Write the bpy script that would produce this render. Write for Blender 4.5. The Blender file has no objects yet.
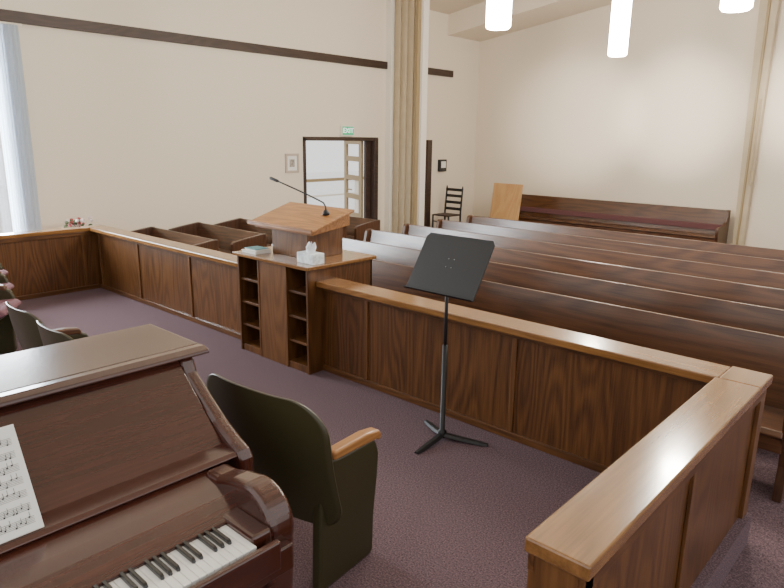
import bpy,bmesh,math,random
import numpy as np
from mathutils import Vector,Matrix
random.seed(7)
COL=bpy.context.scene.collection
# ---------------------------------------------------------------- materials
def new_mat(name):
    m=bpy.data.materials.new(name);m.use_nodes=True
    nt=m.node_tree;b=nt.nodes["Principled BSDF"]
    return m,nt,b
def plain(name,col,rough=.5,metal=0,bump=0,bscale=60,var=0,coat=0):
    m,nt,b=new_mat(name)
    b.inputs["Base Color"].default_value=(*col,1);b.inputs["Roughness"].default_value=rough
    b.inputs["Metallic"].default_value=metal
    if coat:b.inputs["Coat Weight"].default_value=coat;b.inputs["Coat Roughness"].default_value=.15
    tc=nt.nodes.new("ShaderNodeTexCoord")
    n=nt.nodes.new("ShaderNodeTexNoise");n.inputs["Scale"].default_value=bscale;n.inputs["Detail"].default_value=4
    nt.links.new(tc.outputs["Object"],n.inputs["Vector"])
    if bump:
        bp=nt.nodes.new("ShaderNodeBump");bp.inputs["Strength"].default_value=bump;bp.inputs["Distance"].default_value=.01
        nt.links.new(n.outputs["Fac"],bp.inputs["Height"]);nt.links.new(bp.outputs[0],b.inputs["Normal"])
    if var:
        cr=nt.nodes.new("ShaderNodeValToRGB")
        cr.color_ramp.elements[0].position=.35;cr.color_ramp.elements[1].position=.65
        cr.color_ramp.elements[0].color=(*[c*(1-var) for c in col],1);cr.color_ramp.elements[1].color=(*[min(1,c*(1+var)) for c in col],1)
        nt.links.new(n.outputs["Fac"],cr.inputs[0]);nt.links.new(cr.outputs[0],b.inputs["Base Color"])
    return m
def wood(name,dark,light,axis,rough=.35,rings=15.0,bump=.08,coat=.2,fine=.6,ringamt=.20,nscale=4.0,coatr=.18):
    """cathedral grain: contour lines of a noise field stretched along the grain axis"""
    m,nt,b=new_mat(name);L=nt.links.new;N=nt.nodes.new
    tc=N("ShaderNodeTexCoord");mp=N("ShaderNodeMapping")
    s=[1,1,1];s[axis]=.13;mp.inputs["Scale"].default_value=s
    L(tc.outputs["Object"],mp.inputs["Vector"])
    w=N("ShaderNodeTexNoise");w.inputs["Scale"].default_value=nscale;w.inputs["Detail"].default_value=1.5;w.inputs["Roughness"].default_value=.35
    L(mp.outputs[0],w.inputs["Vector"])
    k=N("ShaderNodeMath");k.operation='MULTIPLY';k.inputs[1].default_value=rings*6.283
    L(w.outputs["Fac"],k.inputs[0])
    sn=N("ShaderNodeMath");sn.operation='SINE';L(k.outputs[0],sn.inputs[0])
    sc=N("ShaderNodeMath");sc.operation='MULTIPLY_ADD';sc.inputs[1].default_value=ringamt*.5;sc.inputs[2].default_value=.12
    L(sn.outputs[0],sc.inputs[0])
    mp2=N("ShaderNodeMapping");s2=[110,110,110];s2[axis]=4;mp2.inputs["Scale"].default_value=s2
    L(tc.outputs["Object"],mp2.inputs["Vector"])
    n=N("ShaderNodeTexNoise");n.inputs["Scale"].default_value=1;n.inputs["Detail"].default_value=5
    L(mp2.outputs[0],n.inputs["Vector"])
    m2=N("ShaderNodeMath");m2.operation='MULTIPLY_ADD';m2.inputs[1].default_value=fine
    L(n.outputs["Fac"],m2.inputs[0]);L(sc.outputs[0],m2.inputs[2])
    n3=N("ShaderNodeTexNoise");n3.inputs["Scale"].default_value=1.3;L(mp.outputs[0],n3.inputs["Vector"])
    m3=N("ShaderNodeMath");m3.operation='MULTIPLY_ADD';m3.inputs[1].default_value=.4
    L(n3.outputs["Fac"],m3.inputs[0]);L(m2.outputs[0],m3.inputs[2])
    cr=N("ShaderNodeValToRGB");e=cr.color_ramp.elements
    e[0].position=.3;e[0].color=(*dark,1);e[1].position=.87;e[1].color=(*light,1)
    L(m3.outputs[0],cr.inputs[0])
    L(cr.outputs[0],b.inputs["Base Color"])
    b.inputs["Roughness"].default_value=rough
    b.inputs["Coat Weight"].default_value=coat;b.inputs["Coat Roughness"].default_value=coatr
    bp=N("ShaderNodeBump");bp.inputs["Strength"].default_value=bump;bp.inputs["Distance"].default_value=.003
    L(m3.outputs[0],bp.inputs["Height"]);L(bp.outputs[0],b.inputs["Normal"])
    return m
def emis(name,col,st):
    m,nt,b=new_mat(name)
    b.inputs["Base Color"].default_value=(*col,1);b.inputs["Emission Color"].default_value=(*col,1);b.inputs["Emission Strength"].default_value=st
    return m
OAK_D=(.036,.0130,.0038);OAK_L=(.155,.064,.019)
CAP_D=(.135,.057,.016);CAP_L=(.31,.148,.046)
M={}
M['oak_x']=wood("oak_grain_x",OAK_D,OAK_L,0);M['oak_y']=wood("oak_grain_y",OAK_D,OAK_L,1);M['oak_z']=wood("oak_panel_z",OAK_D,OAK_L,2,ringamt=.24)
M['cap_x']=wood("oak_cap_x",CAP_D,CAP_L,0,rough=.22,coat=.7,coatr=.13);M['cap_y']=wood("oak_cap_y",CAP_D,CAP_L,1,rough=.18,coat=.9,rings=12,coatr=.1,bump=.03)
M['desk']=wood("oak_desk_x",(.20,.078,.02),(.44,.20,.06),0,rough=.35,coat=.3,ringamt=.28,rings=16,nscale=5)
M['oakl_z']=wood("oak_light_z",(.06,.023,.007),(.18,.078,.025),2)
M['pew']=wood("pew_wood",(.024,.0088,.0038),(.125,.052,.021),0,rough=.28,coat=.45,rings=12,coatr=.18)
M['pew_end']=wood("pew_end_wood",(.024,.009,.004),(.095,.04,.017),2,rough=.35)
M['piano']=wood("mahogany_y",(.028,.0075,.0045),(.080,.023,.013),1,rough=.22,coat=.7,rings=8,ringamt=.12,bump=.02,coatr=.12)
M['piano_z']=wood("mahogany_z",(.028,.0075,.0045),(.080,.023,.013),2,rough=.22,coat=.7,rings=8,ringamt=.12,bump=.02,coatr=.12)
M['maple']=wood("arm_maple",(.26,.105,.03),(.44,.21,.07),1,rough=.35)
M['arm_dark']=wood("arm_dark",(.06,.025,.01),(.12,.05,.02),1,rough=.4)
M['ply']=wood("light_board",(.46,.24,.09),(.62,.38,.17),2,rough=.5,coat=0,rings=8)
M['trimd']=wood("dark_trim_wood",(.022,.012,.008),(.06,.032,.02),1,rough=.5,coat=0)
M['tan']=plain("tan_fold_panel",(.52,.43,.29),.6,var=.05,bscale=6)
M['tan_dark']=plain("tan_fold_edge",(.33,.24,.12),.5)
M['wall']=plain("cream_plaster",(.79,.70,.57),.9,bump=.08,bscale=35)
M['ceil']=plain("ceiling_paint",(.72,.63,.50),.95)
M['black']=plain("black_powder_metal",(.009,.009,.010),.55)
M['black2']=plain("black_plastic",(.015,.015,.015),.5)
M['olive']=plain("olive_enamel_shell",(.046,.040,.017),.36,bump=.03,bscale=200)
M['mauve']=plain("mauve_upholstery",(.20,.095,.115),.95,bump=.3,bscale=400,var=.25)
M['burg']=plain("muted_burgundy_pad",(.11,.042,.045),.9,bump=.2,bscale=300)
M['white_key']=plain("ivory_key",(.83,.82,.78),.2,coat=.3)
M['black_key']=plain("ebony_key",(.01,.01,.01),.2,coat=.3)
M['paper']=plain("paper",(.8,.8,.76),.8)
M['ink']=plain("ink",(.03,.03,.03),.8)
M['white']=plain("white_paint",(.82,.77,.68),.5)
M['tissue']=plain("tissue",(.9,.92,.94),.9)
M['tbox']=plain("tissue_box_card",(.72,.78,.8),.6,var=.2,bscale=30)
M['blue']=plain("teal_cover",(.1,.3,.33),.5)
M['green']=emis("exit_green",(.02,.35,.16),.7)
M['glow']=emis("lamp_glow",(1,.95,.85),60)
M['brass']=plain("brass",(.6,.42,.16),.3,metal=1)
M['red']=plain("red_petals",(.35,.07,.07),.7);M['pink']=plain("white_petals",(.7,.6,.57),.7);M['leaf']=plain("leaf_green",(.09,.13,.06),.7)
M['dirt']=plain("pale_concrete",(.88,.88,.88),.9,var=.05,bscale=5)
M['rope']=plain("rope_fiber",(.5,.4,.25),.9)
def carpet():
    m,nt,b=new_mat("purple_carpet");L=nt.links.new;N=nt.nodes.new
    tc=N("ShaderNodeTexCoord");n=N("ShaderNodeTexNoise");n.inputs["Scale"].default_value=120;n.inputs["Detail"].default_value=3;n.inputs["Roughness"].default_value=.75
    L(tc.outputs["Object"],n.inputs["Vector"])
    cr=N("ShaderNodeValToRGB");e=cr.color_ramp.elements
    e[0].position=.34;e[0].color=(.056,.036,.044,1);e[1].position=.68;e[1].color=(.230,.158,.178,1)
    L(n.outputs["Fac"],cr.inputs[0])
    L(cr.outputs[0],b.inputs["Base Color"]);b.inputs["Roughness"].default_value=1
    b.inputs["Specular IOR Level"].default_value=.1
    bp=N("ShaderNodeBump");bp.inputs["Strength"].default_value=.5;bp.inputs["Distance"].default_value=.008
    L(n.outputs["Fac"],bp.inputs["Height"]);L(bp.outputs[0],b.inputs["Normal"])
    return m
M['carpet']=carpet()
def curtain_mat():
    m,nt,b=new_mat("sheer_curtain")
    b.inputs["Base Color"].default_value=(.74,.78,.84,1);b.inputs["Roughness"].default_value=.9
    t=nt.nodes.new("ShaderNodeBsdfTranslucent");t.inputs[0].default_value=(.8,.87,.95,1)
    mx=nt.nodes.new("ShaderNodeMixShader");mx.inputs[0].default_value=.5
    o=nt.nodes['Material Output']
    nt.links.new(b.outputs[0],mx.inputs[1]);nt.links.new(t.outputs[0],mx.inputs[2]);nt.links.new(mx.outputs[0],o.inputs[0])
    return m
M['curtain']=curtain_mat()
def glass_mat():
    m,nt,b=new_mat("clear_glass")
    t=nt.nodes.new("ShaderNodeBsdfTransparent");g=nt.nodes.new("ShaderNodeBsdfGlossy");g.inputs["Roughness"].default_value=.05
    mx=nt.nodes.new("ShaderNodeMixShader");mx.inputs[0].default_value=.08
    o=nt.nodes['Material Output']
    nt.links.new(t.outputs[0],mx.inputs[1]);nt.links.new(g.outputs[0],mx.inputs[2]);nt.links.new(mx.outputs[0],o.inputs[0])
    return m
M['glass']=glass_mat()
# ---------------------------------------------------------------- helpers
def thing(name,loc,label,cat,group=None):
    o=bpy.data.objects.new(name,None);o.empty_display_size=.1;o.location=loc;COL.objects.link(o)
    o["label"]=label;o["category"]=cat
    if group:o["group"]=group
    return o
def parent_world(p):
    v=Vector((0,0,0))
    while p is not None:
        v+=p.location;p=p.parent
    return v
def finish(bm,name,mat,parent=None,bevel=0,smooth=False,label=None,seg=2,kind=None,solid=0):
    off=parent_world(parent)
    if off.length: bmesh.ops.translate(bm,verts=bm.verts,vec=-off)
    bmesh.ops.recalc_face_normals(bm,faces=bm.faces)
    me=bpy.data.meshes.new(name);bm.to_mesh(me);bm.free()
    me.materials.append(mat)
    if smooth:
        for p in me.polygons:p.use_smooth=True
    o=bpy.data.objects.new(name,me);COL.objects.link(o)
    if parent:o.parent=parent
    if solid:
        s=o.modifiers.new("solid","SOLIDIFY");s.thickness=solid;s.offset=0
    if bevel:
        b=o.modifiers.new("bevel","BEVEL");b.width=bevel;b.segments=seg;b.limit_method='ANGLE';b.angle_limit=math.radians(40)
    if label:o["label"]=label
    if kind:o["kind"]=kind
    return o
def addbox(bm,a,b):
    x0,y0,z0=a;x1,y1,z1=b
    vs=[bm.verts.new((x,y,z)) for x in(x0,x1) for y in(y0,y1) for z in(z0,z1)]
    for f in((0,1,3,2),(4,6,7,5),(0,4,5,1),(2,3,7,6),(0,2,6,4),(1,5,7,3)):bm.faces.new([vs[i] for i in f])
def boxes(name,bl,mat,parent=None,bevel=.004,**k):
    bm=bmesh.new()
    for a,b in bl:addbox(bm,a,b)
    return finish(bm,name,mat,parent,bevel,**k)
def addprism(bm,prof,axis,a0,a1):
    def P(u,v,a):
        return {0:(a,u,v),1:(u,a,v),2:(u,v,a)}[axis]
    A=[bm.verts.new(P(u,v,a0)) for u,v in prof];B=[bm.verts.new(P(u,v,a1)) for u,v in prof]
    n=len(prof);bm.faces.new(A);bm.faces.new(B[::-1])
    for i in range(n):bm.faces.new((A[i],A[(i+1)%n],B[(i+1)%n],B[i]))
def prism(name,prof,axis,a0,a1,mat,parent=None,bevel=.004,**k):
    bm=bmesh.new();addprism(bm,prof,axis,a0,a1)
    return finish(bm,name,mat,parent,bevel,**k)
def addtube(bm,pts,rad,seg=12):
    pts=[Vector(p) for p in pts];n=len(pts)
    if not isinstance(rad,(list,tuple)):rad=[rad]*n
    rings=[];prev=None
    for i,p in enumerate(pts):
        t=(pts[min(i+1,n-1)]-pts[max(i-1,0)]).normalized()
        if prev is None:
            a=Vector((0,0,1)) if abs(t.z)<.9 else Vector((1,0,0));nx=t.cross(a).normalized()
        else:
            nx=(prev-t*prev.dot(t)).normalized()
        prev=nx;ny=t.cross(nx)
        rings.append([bm.verts.new(p+rad[i]*(math.cos(2*math.pi*j/seg)*nx+math.sin(2*math.pi*j/seg)*ny)) for j in range(seg)])
    for i in range(n-1):
        for j in range(seg):bm.faces.new((rings[i][j],rings[i][(j+1)%seg],rings[i+1][(j+1)%seg],rings[i+1][j]))
    bm.faces.new(rings[0][::-1]);bm.faces.new(rings[-1])
def tube(name,pts,rad,mat,parent=None,seg=14,**k):
    bm=bmesh.new();addtube(bm,pts,rad,seg)
    return finish(bm,name,mat,parent,0,smooth=True,**k)
def arc(cx,cy,r,a0,a1,n=6):
    return [(cx+r*math.cos(math.radians(a0+(a1-a0)*i/n)),cy+r*math.sin(math.radians(a0+(a1-a0)*i/n))) for i in range(n+1)]
def dup_tree(root,loc,label=None,rz=None):
    kids=[o for o in bpy.data.objects if o.parent==root]
    n=root.copy();COL.objects.link(n);n.location=loc
    if rz is not None:n.rotation_euler=(0,0,rz)
    if label:n["label"]=label
    for k in kids:
        c=k.copy();COL.objects.link(c);c.parent=n
    return n
# ---------------------------------------------------------------- room shell
FZ=-.17;XL=-9.0;YB=12.8
WY0,WY1,WZ0,WZ1=.6,2.86,.3,3.18
DY0,DY1,DZ1=7.53,9.43,1.86
wl=[((XL-.2,-4,FZ),(XL,WY0,4.6)),((XL-.2,WY0,FZ),(XL,WY1,WZ0)),((XL-.2,WY0,WZ1),(XL,WY1,4.6)),
    ((XL-.2,WY1,FZ),(XL,DY0,4.6)),((XL-.2,DY0,DZ1),(XL,DY1,4.6)),((XL-.2,DY1,FZ),(XL,YB+.2,4.6))]
boxes("wall_left",wl,M['wall'],bevel=0,kind="structure")
boxes("wall_back",[((XL,YB,FZ),(3.5,YB+.2,6.6))],M['wall'],bevel=0,kind="structure")
boxes("floor",[((XL-.2,-4,FZ-.1),(4.5,YB+.2,FZ))],M['carpet'],bevel=0,kind="structure")
boxes("floor_platform",[((-8.15,-4,FZ),(-.6,3.5,0))],M['carpet'],bevel=0,kind="structure")
prism("ceiling",[(XL-.2,4.40),(3.5,6.5),(3.5,6.6),(XL-.2,4.50)],1,-1.5,11.6,M['ceil'],bevel=0,kind="structure")
prism("ceiling_nook",[(XL,4.02),(-4,4.74),(3.5,5.8),(3.5,6.6),(XL,4.50)],1,11.6,YB,M['wall'],bevel=0,kind="structure")
boxes("trim_1",[((XL,-.5,3.175),(XL+.05,9.7,3.31)),((XL,10.9,3.175),(XL+.05,11.78,3.31))],M['trimd'],bevel=.004,kind="structure")
boxes("trim_2",[((XL-.05,WY0-.05,WZ1),(XL+.03,WY1+.05,WZ1+.06)),((XL-.05,WY0-.05,WZ0-.06),(XL+.06,WY1+.05,WZ0)),((XL-.12,WY1-.05,WZ0),(XL+.03,WY1+.01,WZ1)),((XL-.12,1.7,WZ0),(XL-.05,1.76,WZ1))],M['white'],kind="structure")
boxes("window_1",[((XL-.1,WY0,WZ0),(XL-.09,WY1,WZ1))],M['glass'],bevel=0,kind="structure")
bm=bmesh.new();n=60;rows=[]
for i in range(n+1):
    y=2.72+.34*i/n;x=XL+.10+.028*math.sin(i*1.15)+.01*math.sin(i*.4)
    rows.append((bm.verts.new((x,y,.12)),bm.verts.new((x,y,3.14))))
for i in range(n):bm.faces.new((rows[i][0],rows[i+1][0],rows[i+1][1],rows[i][1]))
cur=thing("curtain",(XL+.1,2.75,.12),"pale blue-grey sheer curtain hanging beside the tall window","curtain")
finish(bm,"drape",M['curtain'],cur,0,smooth=True)
tube("rod",[(XL+.1,1.0,3.15),(XL+.1,3.1,3.15)],.012,M['white'],cur)
boxes("trim_3",[((XL-.2,DY0,FZ),(XL+.03,DY0+.05,DZ1)),((XL-.2,DY0,DZ1-.05),(XL+.03,DY1+.0,DZ1+.02)),((XL-.2,9.33,FZ),(XL+.04,DY1,DZ1))],M['trimd'],bevel=.004,kind="structure")
boxes("door_2",[((XL-.14,9.20,FZ+.01),(XL-.08,9.33,DZ1-.05))],M['trimd'],kind="structure")
leaf=bpy.data.objects.new("door_1",None);COL.objects.link(leaf);leaf.location=(XL-.2,9.19,FZ+.01)
leaf["kind"]="structure"
bl=[((0,0,0),(.045,.13,2.0)),((0,.73,0),(.045,.86,2.0))]
zs=[0,.42,.80,1.18,1.56,1.90]
for z in zs:bl.append(((0,.13,z),(.045,.73,z+(.16 if z==0 else .10))))
def lbox(name,bl,mat,par,bevel=.004):
    bm=bmesh.new()
    for a,b in bl:addbox(bm,a,b)
    bmesh.ops.recalc_face_normals(bm,faces=bm.faces)
    me=bpy.data.meshes.new(name);bm.to_mesh(me);bm.free();me.materials.append(mat)
    o=bpy.data.objects.new(name,me);COL.objects.link(o);o.parent=par
    if bevel:
        b=o.modifiers.new("b","BEVEL");b.width=bevel;b.segments=2
    return o
lbox("door_frame",bl,M['tan_dark'],leaf)
lbox("door_glass",[((.018,.11,.1),(.026,.75,1.95))],M['glass'],leaf,0)
lbox("door_handle",[((.045,.77,.95),(.10,.80,.98)),((.085,.66,.95),(.10,.80,.98))],M['brass'],leaf,.004)
leaf.rotation_euler=(0,0,math.radians(70))
boxes("ground_outside",[((-30,-10,FZ-.25),(XL-.2,30,FZ-.1))],M['dirt'],bevel=0,kind="structure")
pr=thing("porch_railing",(-11.5,10.2,FZ-.1),"white porch railing outside the open doorway","railing")
boxes("rail_bar",[((-11.53,7.5,.85),(-11.47,13.5,.92))],M['tan_dark'],pr)
boxes("rail_bar",[((-11.53,7.5,.5),(-11.47,13.5,.54))],M['white'],pr)
for y in(7.5,9.4,11.3,13.4):boxes("rail_post",[((-11.55,y,FZ-.1),(-11.45,y+.1,.95))],M['white'],pr)
ex=thing("exit_sign",(XL+.03,8.6,1.9),"small green exit sign mounted above the doorway","sign")
boxes("sign_body",[((XL,8.42,1.90),(XL+.06,8.74,2.09))],M['white'],ex)
boxes("sign_face",[((XL+.06,8.44,1.92),(XL+.065,8.72,2.07))],M['green'],ex,0)
cu=bpy.data.curves.new("sign_text","FONT");cu.body="EXIT";cu.size=.13;cu.extrude=.002;cu.align_x='CENTER';cu.align_y='CENTER'
tmp=bpy.data.objects.new("tmp",cu);COL.objects.link(tmp);bpy.context.view_layer.update()
me=bpy.data.meshes.new_from_object(tmp);bpy.data.objects.remove(tmp)
me.materials.clear();me.materials.append(emis("exit_letters",(.9,1,.95),1.2))
tx=bpy.data.objects.new("sign_lettering",me);COL.objects.link(tx);tx.parent=ex
tx.rotation_euler=(math.radians(90),0,math.radians(90));tx.location=Vector((XL+.069,8.58,1.995))-ex.location
fp=thing("framed_notice",(XL,7.27,1.3),"small white framed notice hung on wall beside doorway","picture frame")
boxes("frame",[((XL,7.12,1.26),(XL+.025,7.42,1.30)),((XL,7.12,1.55),(XL+.025,7.42,1.59)),((XL,7.12,1.30),(XL+.025,7.16,1.55)),((XL,7.38,1.30),(XL+.025,7.42,1.55))],plain("pale_frame",(.5,.42,.34),.6),fp,.003)
boxes("backing",[((XL,7.16,1.30),(XL+.012,7.38,1.55))],M['paper'],fp,0)
boxes("print",[((XL+.012,7.215,1.36),(XL+.015,7.325,1.49))],plain("grey_print",(.35,.31,.27),.8,var=.4,bscale=40),fp,0)
wb=thing("wall_box",(XL,11.5,1.1),"black framed box with white label on the wall","wall box")
boxes("case",[((XL,11.38,1.16),(XL+.07,11.62,1.42))],M['black2'],wb)
boxes("face_plate",[((XL+.07,11.42,1.24),(XL+.075,11.58,1.38))],M['paper'],wb,0)
boxes("trim_4",[((XL,10.95,FZ),(XL+.06,11.1,1.84))],M['trimd'],kind="structure")
ac=thing("folding_partition",(-8.5,9.9,FZ),"tan accordion folding partition stacked against the side wall","folding partition")
# jamb, then crisp square-edged folded panels
px_=-8.84;pw=.085;i=0
panels=[]
while px_+pw<-8.20:
    d=.0 if i%2 else .035
    panels.append(((px_,9.70+d,FZ),(px_+pw-.006,9.92,4.56)));px_+=pw;i+=1
for a,b in panels:boxes("fold_panel",[(a,b)],M['tan'],ac,.003)
boxes("lead_post",[((-8.235,9.66,FZ),(-8.19,9.94,4.56))],M['tan_dark'],ac)
boxes("end_post",[((-8.19,9.74,FZ),(-8.13,9.90,4.56))],M['white'],ac)
boxes("jamb_post",[((XL,9.66,FZ),(-8.86,9.98,4.5))],M['white'],ac)
gc=thing("wooden_column",(-3.2,YB-.1,FZ),"tan tapered wood column against the rear wall","column")
prism("column_body",[(-3.16,FZ),(-3.00,FZ),(-2.98,5.6),(-3.30,5.6)],1,YB-.16,YB,M['tan'],gc)
prism("column_strip",[(-3.10,FZ),(-3.07,FZ),(-3.10,5.6),(-3.15,5.6)],1,YB-.19,YB-.16,M['tan_dark'],gc)
tube("rope",[(-3.03,YB-.2,2.6),(-3.03,YB-.22,1.5),(-3.05,YB-.22,1.25),(-3.01,YB-.22,1.15),(-2.97,YB-.22,1.25),(-3.0,YB-.21,1.4)],.012,M['rope'],gc)
# ---------------------------------------------------------------- choir rail
FY=3.35;CZ=.77
def front_rail(xa,xb,joints,label):
    t=thing("choir_rail",((xa+xb)/2,FY+.05,0),label,"railing")
    js=[xa]+sorted(joints)+[xb]
    for i in range(len(js)-1):
        if js[i+1]-js[i]>.03:
            boxes("panel",[((js[i]+.001,FY+.02,0),(js[i+1]-.001,FY+.14,CZ-.05))],M['oak_z'],t,.002)
    boxes("top_cap",[((xa,3.285,CZ-.045),(xb,3.50,CZ))],M['cap_x'],t,.006,label="golden oak top cap")
    boxes("frieze",[((xa,FY,CZ-.085),(xb,FY+.02,CZ-.045))],M['oak_x'],t,.003)
    boxes("skirting",[((xa,FY-.0,0),(xb,FY+.02,.05))],M['oak_x'],t,.003)
    for j in joints:
        boxes("batten",[((j-.018,FY+.008,.05),(j+.018,FY+.021,CZ-.085))],M['oakl_z'],t,.003)
    return t
front_rail(-3.799,-.80,[-3.31,-2.0,-.825],"oak panelled choir rail with golden cap beside the lectern")
front_rail(-7.99,-4.751,[-4.87,-5.85,-6.95,-7.93],"long oak panelled choir rail on the far side of lectern")
t=thing("choir_rail",(-.71,2.4,0),"short oak return rail with wide glossy golden cap","railing")
boxes("core_panel",[((-.785,1.53,0),(-.645,3.49,CZ-.05))],M['oak_z'],t,.002)
boxes("top_cap",[((-.815,1.49,CZ-.05),(-.61,3.285,CZ)),((-.799,3.285,CZ-.05),(-.61,3.52,CZ))],M['cap_y'],t,.007,label="golden oak top cap")
for a,b in(((-.645,1.5,CZ-.11),(-.625,3.5,CZ-.05)),((-.805,1.5,CZ-.11),(-.785,3.28,CZ-.05))):boxes("frieze",[(a,b)],M['oak_y'],t,.003)
boxes("end_post",[((-.805,1.505,0),(-.625,1.56,CZ-.05))],M['oakl_z'],t,.003)
for a,b in(((-.645,3.41,0),(-.625,3.5,CZ-.11)),((-.645,2.45,0),(-.63,2.50,CZ-.11))):boxes("batten",[(a,b)],M['oakl_z'],t,.003)
t=thing("choir_rail",(-8.05,1.2,0),"oak panelled return rail near the side wall window","railing")
boxes("core_panel",[((-8.14,-1.5,0),(-8.02,3.49,CZ-.05))],M['oak_z'],t,.002)
boxes("top_cap",[((-8.17,-1.5,CZ-.045),(-7.99,3.5,CZ))],M['cap_y'],t,.008,label="golden oak top cap")
boxes("frieze",[((-8.02,-1.5,CZ-.09),(-8.0,3.35,CZ-.045))],M['oak_y'],t,.003)
boxes("skirting",[((-8.02,-1.5,0),(-7.995,3.35,.05))],M['oak_y'],t,.003)
for j in(0.6,1.9,3.2):boxes("batten",[((-8.021,j-.02,.05),(-8.004,j+.02,CZ-.09))],M['oakl_z'],t,.003)
# ---------------------------------------------------------------- lectern cabinet
lx0,lx1,ly0,ly1,lz=-4.75,-3.8,3.2,3.93,.90
le=thing("lectern",((lx0+lx1)/2,3.55,0),"oak lectern cabinet with open shelves and slanted reading desk","lectern")
w=.022
boxes("cabinet_body",[((lx0,ly0,0),(lx0+w,ly1,lz-.035)),((lx1-w,ly0,0),(lx1,ly1,lz-.035)),((lx0,ly1-w,0),(lx1,ly1,lz-.035)),
  ((-4.46,ly0,0),(-4.438,ly1,lz-.035)),((-4.09,ly0,0),(-4.068,ly1,lz-.035)),((lx0+w,ly0+.01,0),(-4.46,ly1,.06)),((-4.068,ly0+.01,0),(lx1-w,ly1,.06))],M['oak_z'],le,.002)
boxes("front_panel",[((-4.438,ly0+.004,0),(-4.09,ly0+.03,lz-.035))],M['oakl_z'],le,.002)
for z in(.23,.44,.65):
    boxes("shelf",[((lx0+w,ly0+.02,z),(-4.46,ly1-w,z+.02))],M['oak_x'],le,.002)
    boxes("shelf",[((-4.068,ly0+.02,z),(lx1-w,ly1-w,z+.02))],M['oak_x'],le,.002)
boxes("counter_top",[((lx0-.03,ly0-.03,lz-.03),(lx1+.03,ly1+.03,lz))],M['cap_x'],le,.006)
prism("desk_pedestal",[(3.40,lz),(3.80,lz),(3.80,1.27),(3.40,1.15)],0,-4.50,-4.03,M['oakl_z'],le)
prism("reading_desk",[(3.28,1.14),(3.76,1.285),(3.76,1.305),(3.28,1.16)],0,-4.69,-3.84,M['desk'],le,.004)
prism("desk_side",[(3.32,1.12),(3.74,1.17),(3.74,1.272),(3.32,1.148)],0,-4.64,-3.88,M['desk'],le,.004)
prism("book_stop",[(3.28,1.16),(3.295,1.165),(3.295,1.18),(3.28,1.175)],0,-4.69,-3.84,M['desk'],le,.002)
mc=thing("gooseneck_microphone",(-4.02,3.6,1.26),"black gooseneck microphone mounted on the reading desk","microphone")
tube("mic_base",[(-4.02,3.6,1.255),(-4.02,3.6,1.275),(-4.02,3.6,1.30)],[.032,.03,.012],M['black'],mc)
P=[(-4.02,3.6,1.29),(-4.025,3.6,1.325),(-4.045,3.595,1.355),(-4.09,3.58,1.375),(-4.20,3.565,1.41),(-4.35,3.54,1.455),(-4.47,3.52,1.49),(-4.55,3.51,1.512)]
tube("gooseneck",P,.0065,M['black'],mc,seg=10)
tube("mic_capsule",[(-4.53,3.512,1.508),(-4.55,3.51,1.512),(-4.62,3.50,1.530),(-4.635,3.498,1.534)],[.008,.013,.014,.009],M['black2'],mc)
tb=thing("tissue_box",(-3.93,3.46,lz),"white tissue box with a tissue pulled up on lectern top","tissue box")
boxes("carton",[((-4.01,3.27,lz),(-3.81,3.39,lz+.085))],M['tbox'],tb,.004)
bm=bmesh.new();ring0=[];ring1=[];ring2=[]
for i in range(16):
    a=2*math.pi*i/16
    ring0.append(bm.verts.new((-3.91+.045*math.cos(a),3.33+.02*math.sin(a),lz+.08)))
    r=1+.25*math.sin(3*a);ring1.append(bm.verts.new((-3.91+.05*r*math.cos(a),3.33+.03*r*math.sin(a),lz+.125+.01*math.sin(2*a))))
    r=.6+.4*math.sin(2*a+1);ring2.append(bm.verts.new((-3.90+.04*r*math.cos(a),3.335+.025*r*math.sin(a),lz+.155+.02*math.cos(3*a))))
for A,B in((ring0,ring1),(ring1,ring2)):
    for i in range(16):bm.faces.new((A[i],A[(i+1)%16],B[(i+1)%16],B[i]))
finish(bm,"tissue",M['tissue'],tb,0,smooth=True)
bk=thing("booklet",(-4.62,3.33,lz),"white booklet lying on the lectern top","book")
boxes("pages",[((-4.70,3.22,lz),(-4.50,3.38,lz+.02))],M['paper'],bk,.002)
boxes("booklet_cover",[((-4.705,3.215,lz+.02),(-4.498,3.385,lz+.024))],M['white'],bk,.001)
bk=thing("booklet",(-4.6,3.33,lz+.024),"teal covered booklet stacked on the white booklet","book")
boxes("pages",[((-4.68,3.24,lz+.024),(-4.52,3.37,lz+.036))],M['paper'],bk,.002)
boxes("booklet_cover",[((-4.685,3.235,lz+.036),(-4.518,3.373,lz+.04))],M['blue'],bk,.001)
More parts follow.
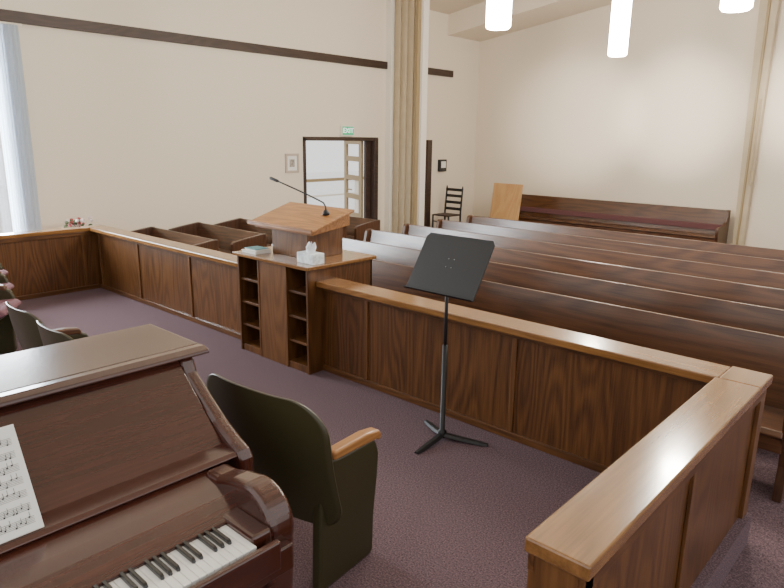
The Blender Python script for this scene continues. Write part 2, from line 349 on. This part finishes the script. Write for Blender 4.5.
# ---------------------------------------------------------------- pews
def pew(xa,xb,label,group,ytop=0.0,zt=.70,rear=False,boxy=False):
    t=thing("pew",((xa+xb)/2,ytop,FZ),label,"pew",group)
    y=ytop
    prism("backrest",[(y-.014,zt-.004),(y-.010,zt),(y+.006,zt),(y+.010,zt-.004),(y-.085,.20),(y-.12,.20)],0,xa+.04,xb-.04,M['pew'],t,.001)
    prism("seat",[(y-.56,.255),(y-.54,.285),(y-.11,.265),(y-.11,.235),(y-.54,.235)],0,xa+.04,xb-.04,M['pew'],t,.006)
    boxes("seat_apron",[((xa+.04,y-.52,.14),(xb-.04,y-.495,.24))],M['pew'],t,.004)
    if boxy:
        ep=[(y-.50,FZ),(y+.02,FZ),(y+.03,.1),(y+.03,zt),(y-.02,zt+.005),(y-.30,zt-.03),(y-.50,zt-.06),(y-.53,zt-.09),(y-.52,.24),(y-.48,.05)]
    else:
        ep=[(y-.50,FZ),(y+.02,FZ),(y+.05,.1),(y+.05,zt-.01),(y+.03,zt+.005),(y-.04,zt+.005),(y-.07,zt-.02),(y-.11,.50),(y-.16,.455),(y-.22,.44),(y-.5,.43),(y-.55,.41),(y-.555,.36),(y-.53,.24),(y-.48,.05)]
    for xx in (xa,xb-.05):
        prism("end_panel",ep,0,xx,xx+.05,M['pew_end'],t,.006)
    n=max(1,int((xb-xa)/2.2))
    for i in range(1,n):
        xx=xa+(xb-xa)*i/n
        prism("support",[(y-.48,FZ),(y-.02,FZ),(y-.1,.235),(y-.5,.235)],0,xx-.02,xx+.02,M['pew_end'],t,.004)
    if rear:
        prism("back_pad",[(y-.128,.34),(y-.098,.34),(y-.075,.44),(y-.105,.44)],0,xa+.06,xb-.06,M['burg'],t,.008,label="muted burgundy padded strip")
    else:
        boxes("book_rack",[((xa+.5,y+.01,.36),(xb-.5,y+.10,.375)),((xa+.5,y+.09,.375),(xb-.5,y+.10,.45))],M['pew'],t,.003)
    return t
Y0=4.55;dY=.765
r1=pew(-5.95,-.56,"long dark-stained wooden pew in the main block","pews in the main block",Y0)
for k in range(1,6):
    dup_tree(r1,(r1.location.x,Y0+dY*k,FZ))
l1=pew(-8.9,-7.2,"short dark-stained wooden pew along the side wall","short pews beside side wall",Y0,zt=.57,boxy=True)
for k in range(1,5):
    dup_tree(l1,(l1.location.x,Y0+dY*k,FZ))
pew(-7.75,-3.25,"dark wooden pew with purple padding set against rear wall",None,12.55,rear=True)
def stick_chair(x,y):
    t=thing("ladder_back_chair",(x,y,FZ),"small black ladder-back chair standing against the wall","chair")
    s=.21
    for (dx,dy) in((-s,-s),(s,-s)):tube("leg",[(x+dx,y+dy,FZ),(x+dx,y+dy,FZ+.45)],.02,M['black'],t)
    for (dx,dy) in((-s,s),(s,s)):tube("back_post",[(x+dx,y+dy,FZ),(x+dx,y+dy,FZ+.5),(x+dx,y+dy+.05,FZ+1.0),(x+dx,y+dy+.05,FZ+1.05)],[.02,.02,.018,.01],M['black'],t)
    boxes("seat",[((x-s-.01,y-s-.01,FZ+.43),(x+s+.01,y+s,FZ+.46))],M['trimd'],t,.006)
    for z in(.56,.70,.84,.97):boxes("slat",[((x-s,y+s+.01,FZ+z-.03),(x+s,y+s+.035,FZ+z+.03))],M['black'],t,.003)
    for z in(.15,.3):boxes("stretcher",[((x-s,y-s-.01,FZ+z),(x+s,y-s+.01,FZ+z+.02))],M['black'],t,.003)
    return t
stick_chair(-8.45,11.05)
wbd=thing("wooden_board",(-7.55,11.7,FZ),"light wood board leaning upright by the rear pew","board")
prism("board_panel",[(11.55,FZ),(11.58,FZ),(11.75,.97),(11.72,.97)],0,-7.72,-7.02,M['ply'],wbd,.004)
prism("board_batten",[(11.52,FZ),(11.55,FZ),(11.615,.2),(11.585,.2)],0,-7.72,-7.02,M['ply'],wbd,.003)
ft=thing("side_table",(-8.6,3.4,FZ),"small dark wooden table carrying the flower arrangement","table")
boxes("table_top",[((-8.8,3.2,.55),(-8.4,3.6,.58))],M['pew'],ft)
for dx in(-.17,.17):
    for dy in(-.17,.17):boxes("leg",[((-8.6+dx-.02,3.4+dy-.02,FZ),(-8.6+dx+.02,3.4+dy+.02,.55))],M['pew_end'],ft)
fl=thing("flower_arrangement",(-8.6,3.4,.58),"low arrangement of red and white flowers in a vase","flowers")
tube("vase",[(-8.6,3.4,.58),(-8.6,3.4,.62),(-8.6,3.4,.68)],[.05,.07,.045],M['white'],fl)
for nm,mt,k in(("red_bloom",M['red'],9),("white_bloom",M['pink'],9),("foliage",M['leaf'],10)):
    bm=bmesh.new()
    for i in range(k):
        a=random.random()*6.28;rr=random.random()*.17
        c=Vector((-8.6+rr*math.cos(a),3.4+rr*math.sin(a),.76+random.uniform(-.06,.05)))
        g=bmesh.ops.create_icosphere(bm,subdivisions=2,radius=random.uniform(.018,.03))
        for v in g['verts']:v.co=v.co*(1+.3*random.random())+c
        addtube(bm,[(-8.6,3.4,.66),c],.003,6)
    finish(bm,nm,mt,fl,0)
# ---------------------------------------------------------------- music stand
ms=thing("music_stand",(-2.31,3.06,0),"black music stand with solid desk on a tripod base","music stand")
hx,hyy=-2.31,3.05
for ang,ln in((-88,.27),(25,.30),(152,.27)):
    a=math.radians(ang);c,s=math.cos(a),math.sin(a);bm=bmesh.new();rows=[]
    for tt,zz,ww in((.0,.05,.026),(.3,.038,.028),(.8,.022,.024),(1,.016,.018)):
        px,py=hx+c*ln*tt,min(hyy+s*ln*tt,3.30)
        rows.append([bm.verts.new((px+s*ww,py-c*ww,zz-.018)),bm.verts.new((px-s*ww,py+c*ww,zz-.018)),bm.verts.new((px-s*ww*.5,py+c*ww*.5,zz)),bm.verts.new((px+s*ww*.5,py-c*ww*.5,zz))])
    for i in range(3):
        for j in range(4):bm.faces.new((rows[i][j],rows[i][(j+1)%4],rows[i+1][(j+1)%4],rows[i+1][j]))
    bm.faces.new(rows[0]);bm.faces.new(rows[-1][::-1])
    for v in bm.verts:v.co.z=max(v.co.z,0.0)
    finish(bm,"tripod_leg",M['black'],ms,.003)
tube("outer_tube",[(hx,hyy,.02),(hx,hyy,.06),(hx,hyy,.07),(hx,hyy,.64)],[.028,.028,.016,.016],M['black'],ms)
tube("inner_tube",[(hx,hyy,.6),(hx,hyy,1.12)],.011,M['black'],ms)
ytop_,ybot=3.15,2.94
def dk(u,v,off=0):
    nrm=Vector((0,-.32,.21)).normalized()
    p=Vector((-2.55+.51*u,ybot+(ytop_-ybot)*v,.99+.325*v))
    return p+nrm*off
bm=bmesh.new()
A=[];B=[]
for u_,v_ in((0.0,0),(1,0),(1,.93),(.96,1),(.04,1),(0,.93)):
    A.append(bm.verts.new(dk(u_,v_)));B.append(bm.verts.new(dk(u_,v_,-.008)))
bm.faces.new(A);bm.faces.new(B[::-1])
for i in range(6):bm.faces.new((A[i],B[i],B[(i+1)%6],A[(i+1)%6]))
finish(bm,"desk_plate",M['black'],ms,.002)
bm=bmesh.new()
vs=[bm.verts.new(dk(u_,v_,o_)) for u_ in(0,1) for v_,o_ in((0,0),(-.015,0),(-.015,.035),(0,.035))]
for i in range(4):bm.faces.new((vs[i],vs[(i+1)%4],vs[4+(i+1)%4],vs[4+i]))
bm.faces.new(vs[:4]);bm.faces.new(vs[4:][::-1])
finish(bm,"desk_lip",M['black'],ms,.002)
steel=plain("steel",(.2,.2,.2),.3,metal=1)
for u_,v_ in((.46,.46),(.54,.46),(.46,.60),(.54,.60)):
    bm=bmesh.new();c=dk(u_,v_,.001);g=bmesh.ops.create_icosphere(bm,subdivisions=1,radius=.004)
    for q in g['verts']:q.co+=c
    finish(bm,"rivet",steel,ms)
tube("tilt_bracket",[(hx-.06,hyy+.02,1.10),(hx+.06,hyy+.02,1.10)],.018,M['black2'],ms)
# ---------------------------------------------------------------- theatre chairs
def shell(bm,cx,cy,z0,z1,w,curve,lean,round_r,yo,nx=28,nz=40,shrink=0):
    rows=[]
    H_=z1-z0
    for j in range(nz+1):
        v=.5-.5*math.cos(math.pi*j/nz);z=z0+shrink+(H_-2*shrink)*v
        hw=w/2-shrink
        zz=z1-shrink-z
        if zz<round_r:
            q=(round_r-zz)/round_r;hw-=round_r*(1-math.sqrt(max(0,1-q*q)))
        zz=z-z0-shrink
        if zz<round_r*.7:
            q=(round_r*.7-zz)/(round_r*.7);hw-=round_r*.7*(1-math.sqrt(max(0,1-q*q)))
        row=[]
        for i in range(nx+1):
            u=-1+2*i/nx
            row.append(bm.verts.new((cx+u*hw,cy+yo+curve*(abs(u*hw/(w/2))**2.4)-lean*v-.02*math.sin(v*math.pi),z)))
        rows.append(row)
    for j in range(nz):
        for i in range(nx):bm.faces.new((rows[j][i],rows[j][i+1],rows[j+1][i+1],rows[j+1][i]))
def theatre_chair(cx,cy,label,group,open_seat=False,w=.555,arm='maple',lean=.13,z0=.36,ao=.235,z1=.88,rr=.12):
    t=thing("theatre_chair",(cx,cy,0),label,"chair",group)
    bm=bmesh.new();shell(bm,cx,cy,z0,z1,w,.07,lean,rr,0)
    finish(bm,"back_shell",M['olive'],t,0,smooth=True,solid=.012,label="olive metal rear shell")
    bm=bmesh.new();shell(bm,cx,cy,.42,z1-.03,w-.12,.04,lean,rr*.9,.03,shrink=.008)
    finish(bm,"back_cushion",M['mauve'],t,0,smooth=True,solid=.03)
    if open_seat:
        bm=bmesh.new();addprism(bm,[(cy+.0,.40),(cy+.42,.43),(cy+.46,.46),(cy+.42,.50),(cy+.0,.47)],0,cx-.21,cx+.21)
        finish(bm,"seat",M['mauve'],t,.02,seg=3,smooth=True)
        prism("seat_pan",[(cy+.02,.37),(cy+.38,.395),(cy+.41,.425),(cy+.02,.40)],0,cx-.20,cx+.20,M['olive'],t,.006)
    else:
        bm=bmesh.new();pr=[(cy+.06,.34),(cy+.12,.32),(cy+.16,.34),(cy+.17,.50),(cy+.15,.53),(cy+.09,.51)]
        addprism(bm,pr,0,cx-.195,cx+.195)
        finish(bm,"seat",M['mauve'],t,.02,seg=3,smooth=True)
        prism("seat_pan",[(cy+.13,.31),(cy+.17,.33),(cy+.188,.50),(cy+.175,.51),(cy+.155,.35),(cy+.125,.325)],0,cx-.19,cx+.19,M['olive'],t,.006)
    for sx in(-1,1):
        ax=cx+sx*ao
        prism("side_standard",[(cy-.02,0),(cy+.33,0),(cy+.35,.02),(cy+.355,.2),(cy+.38,.38),(cy+.39,.50),(cy+.37,.56),(cy+.33,.58),(cy+.12,.585),(cy+.04,.60),(cy-.0,.5),(cy-.01,.3)],0,ax-.026,ax+.026,M['olive'],t,.02,seg=4)
        L=.37 if sx>0 else .30
        prism("armrest",[(cy+.08,.585),(cy+L,.57),(cy+L+.025,.555),(cy+L+.035,.585),(cy+L+.02,.61),(cy+L-.07,.625),(cy+.08,.625)],0,ax-.03,ax+.03,M[arm],t,.012,seg=3)
    return t
nc=theatre_chair(-2.085,1.53,"olive-shelled theatre chair with maple armrests behind the piano",None,w=.74,lean=.11,z0=.30,ao=.272,z1=.895,rr=.16)
nc.rotation_euler=(0,0,math.radians(6))
tc1=theatre_chair(-4.15,1.34,"olive theatre chair with mauve upholstery","theatre chairs in the choir",arm='arm_dark')
dup_tree(tc1,(-3.59,1.32,0))
tc2=theatre_chair(-6.08,1.34,"olive theatre chair with its mauve seat folded down","theatre chairs with lowered seats",True,arm='arm_dark')
tc2.rotation_euler=(0,0,math.radians(-35))
for k in range(1,3):
    dup_tree(tc2,(-6.08-.70*k,1.34+.17*k,0),rz=math.radians(-35))
# ---------------------------------------------------------------- piano
pn=thing("upright_piano",(-2.1,.4,0),"glossy reddish mahogany console piano with open keyboard","piano")
PY0,PY1=-.42,1.22
boxes("case_back",[((-2.55,PY0,.05),(-2.22,PY1,1.075))],M['piano_z'],pn,.004)
boxes("lid",[((-2.57,PY0-.05,1.075),(-2.17,PY1+.055,1.10))],M['piano'],pn,.01,seg=3)
prism("lid_front_lip",[(-2.18,1.075),(-2.12,1.070),(-2.105,1.078),(-2.11,1.09),(-2.14,1.10),(-2.18,1.098)],1,PY0-.05,PY1+.055,M['piano'],pn,.003)
prism("music_panel",[(-2.22,1.075),(-2.15,1.075),(-1.86,.815),(-1.86,.77),(-2.22,.77)],1,PY0+.05,PY1-.06,M['piano'],pn,.004)
chk=[(-2.25,1.074),(-2.12,1.074),(-2.10,1.02),(-2.02,.96),(-1.92,.89),(-1.82,.84),(-1.77,.82),(-1.75,.79),(-1.75,.55),(-2.25,.55)]
prism("side_cheek",chk,1,PY1-.06,PY1,M['piano_z'],pn,.022,seg=4)
prism("side_cheek",chk,1,PY0,PY0+.06,M['piano_z'],pn,.022,seg=4)
prism("music_ledge",[(-1.90,.785),(-1.79,.785),(-1.775,.80),(-1.79,.812),(-1.90,.822)],1,PY0+.055,PY1-.055,M['piano'],pn,.004)
prism("fallboard",[(-1.88,.79),(-1.79,.788),(-1.69,.782),(-1.63,.775),(-1.585,.762),(-1.54,.745),(-1.54,.70),(-1.88,.70)],1,PY0+.17,PY1-.17,M['piano'],pn,.004)
boxes("key_bed",[((-1.88,PY0+.08,.60),(-1.37,PY1-.14,.69))],M['piano'],pn,.006)
boxes("key_slip",[((-1.375,PY0+.17,.64),(-1.352,PY1-.2,.735))],M['piano'],pn,.006)
KY=.955
boxes("key_block",[((-1.62,KY,.69),(-1.40,PY1-.195,.755))],M['piano'],pn,.01)
boxes("key_block",[((-1.62,PY0+.165,.69),(-1.40,KY-52*.0235,.755))],M['piano'],pn,.01)
arm=[(-1.78,.50),(-1.78,.80),(-1.70,.805),(-1.62,.83)]+arc(-1.53,.715,.13,95,-15,14)+[(-1.405,.60),(-1.415,.48),(-1.44,.44),(-1.55,.42),(-1.7,.44)]
for ya in(PY1-.20,PY0+.09):prism("arm",arm,1,ya,ya+.10,M['piano'],pn,.026,seg=6)
boxes("lower_panel",[((-2.22,PY0+.03,.12),(-2.15,PY1-.03,.60))],M['piano'],pn,.004)
boxes("bottom_plinth",[((-2.55,PY0,0),(-2.12,PY1,.12))],M['piano'],pn,.006)
for ya in(PY0+.10,PY1-.18):
    prism("front_leg",[(-1.54,.46),(-1.47,.46),(-1.48,.3),(-1.48,0),(-1.53,0),(-1.53,.3)],1,ya,ya+.05,M['piano_z'],pn,.006)
wk=None
for i in range(52):
    y1=KY-.0235*i
    if wk is None:
        bm=bmesh.new();addbox(bm,(-1.545,y1-.0225,.70),(-1.383,y1,.735));wk=finish(bm,"white_key",M['white_key'],pn,.002);k0=y1
    else:
        c=wk.copy();COL.objects.link(c);c.parent=pn;c.location.y=y1-k0
bk_=None
names=['C','B','A','G','F','E','D']
for i in range(51):
    a=names[i%7]
    if a in('C','F'):continue
    yc=KY-.0235*(i+1)+.0005
    if bk_ is None:
        bm=bmesh.new();addprism(bm,[(-1.545,.73),(-1.445,.73),(-1.45,.742),(-1.456,.747),(-1.545,.747)],1,yc-.0055,yc+.0055);bk_=finish(bm,"black_key",M['black_key'],pn,.0015);b0=yc
    else:
        c=bk_.copy();COL.objects.link(c);c.parent=pn;c.location.y=yc-b0
sm=thing("sheet_music",(-1.86,.36,.82),"open white sheet music resting on the piano ledge","sheet music")
def pg(u,v,off=0):
    return Vector((-1.80-.155*v+off*.75,.10+.43*u,.812+.262*v+off*.66))
bm=bmesh.new()
a=[bm.verts.new(pg(u_,v_,.012)) for u_,v_ in((0,0),(1,0),(1,1),(0,1))];b=[bm.verts.new(pg(u_,v_,.004)) for u_,v_ in((0,0),(1,0),(1,1),(0,1))]
bm.faces.new(a);bm.faces.new(b[::-1])
for i in range(4):bm.faces.new((a[i],b[i],b[(i+1)%4],a[(i+1)%4]))
finish(bm,"pages",M['paper'],sm,0)
bm=bmesh.new()
def quad(u0,v0,u1,v1):
    bm.faces.new([bm.verts.new(pg(u_,v_,.0135)) for u_,v_ in((u0,v0),(u1,v0),(u1,v1),(u0,v1))])
for half in(0.04,.54):
    for s in range(7):
        v0=.07+s*.125
        for l in range(5):quad(half,v0+l*.014,half+.42,v0+l*.014+.0025)
        x=half+.02
        while x<half+.4:
            vv=v0+random.choice(range(0,5))*.014
            quad(x,vv-.006,x+.010,vv+.008);quad(x+.009,vv,x+.0115,vv+.05);x+=random.uniform(.018,.04)
finish(bm,"printed_staves",M['ink'],sm,0,kind="stuff")
# ---------------------------------------------------------------- pendants
def pendant(x,y,zb,zc):
    t=thing("pendant_lamp",(x,y,zb),"glowing white cylindrical pendant lamp hanging from the ceiling","lamp","glowing pendant lamps")
    bm=bmesh.new();addtube(bm,[(x,y,zb),(x,y,zb+.02),(x,y,zb+.9),(x,y,zb+.92)],[.10,.12,.12,.10],24)
    finish(bm,"lamp_shade",M['glow'],t,0,smooth=True)
    tube("cord",[(x,y,zb+.92),(x,y,zc)],.008,M['black2'],t,seg=8)
    tube("canopy",[(x,y,zc-.04),(x,y,zc+.02)],.06,M['white'],t)
for (x,y,zb) in((-3.7,5.55,2.92),(-3.78,8.45,2.95),(-1.72,6.0,2.93)):
    zc=4.43+.165*(x+9.0)
    pendant(x,y,zb,zc)
    l=bpy.data.lights.new("pendant_light","POINT");l.energy=110;l.color=(1,.90,.76);l.shadow_soft_size=.12
    lo=bpy.data.objects.new("pendant_light",l);lo.location=(x,y,zb-.2);COL.objects.link(lo)
for src,dst in(((-3.78,8.45,2.7),(-6.4,12.8,2.3)),((-3.78,8.45,2.7),(-4.4,12.8,2.4)),((-1.72,9.0,3.2),(-2.2,12.8,2.6))):  # added spots without fixtures of their own, brightening patches of the back wall
    l=bpy.data.lights.new("added_wall_spot","SPOT");l.energy=1100;l.color=(1,.93,.82);l.spot_size=math.radians(36);l.spot_blend=1;l.shadow_soft_size=.12
    lo=bpy.data.objects.new("added_wall_spot",l);lo.location=src
    lo.rotation_euler=(Vector(dst)-Vector(src)).to_track_quat('-Z','Y').to_euler();COL.objects.link(lo)
# ---------------------------------------------------------------- lights / world
def area(loc,rot,sx,sy,e,col):
    l=bpy.data.lights.new("a","AREA");l.shape='RECTANGLE';l.size=sx;l.size_y=sy;l.energy=e;l.color=col
    o=bpy.data.objects.new("window_daylight",l);o.location=loc;o.rotation_euler=rot;COL.objects.link(o);return o
area((XL-.3,1.75,1.75),(0,math.radians(-90),0),2.8,2.2,800,(.85,.93,1))
wd=bpy.data.worlds.new("w");bpy.context.scene.world=wd;wd.use_nodes=True
bg=wd.node_tree.nodes["Background"];bg.inputs[0].default_value=(1,.98,.96,1);bg.inputs[1].default_value=1.45
# ---------------------------------------------------------------- camera
f,pi_,ro,ya=640.7,0.2409,0.0137,0.7362
fw=np.array([-np.sin(ya)*np.cos(pi_),np.cos(ya)*np.cos(pi_),-np.sin(pi_)])
r0=np.array([np.cos(ya),np.sin(ya),0.]);u0=np.cross(r0,fw)
r=np.cos(ro)*r0+np.sin(ro)*u0;u=np.cross(r,fw)
ca=bpy.data.cameras.new("camera");ca.sensor_width=36;ca.lens=f*36/784;ca.clip_start=.05
co=bpy.data.objects.new("camera",ca);COL.objects.link(co)
mm=Matrix(((r[0],u[0],-fw[0],0),(r[1],u[1],-fw[1],0),(r[2],u[2],-fw[2],1.9),(0,0,0,1)))
co.matrix_world=mm
bpy.context.scene.camera=co
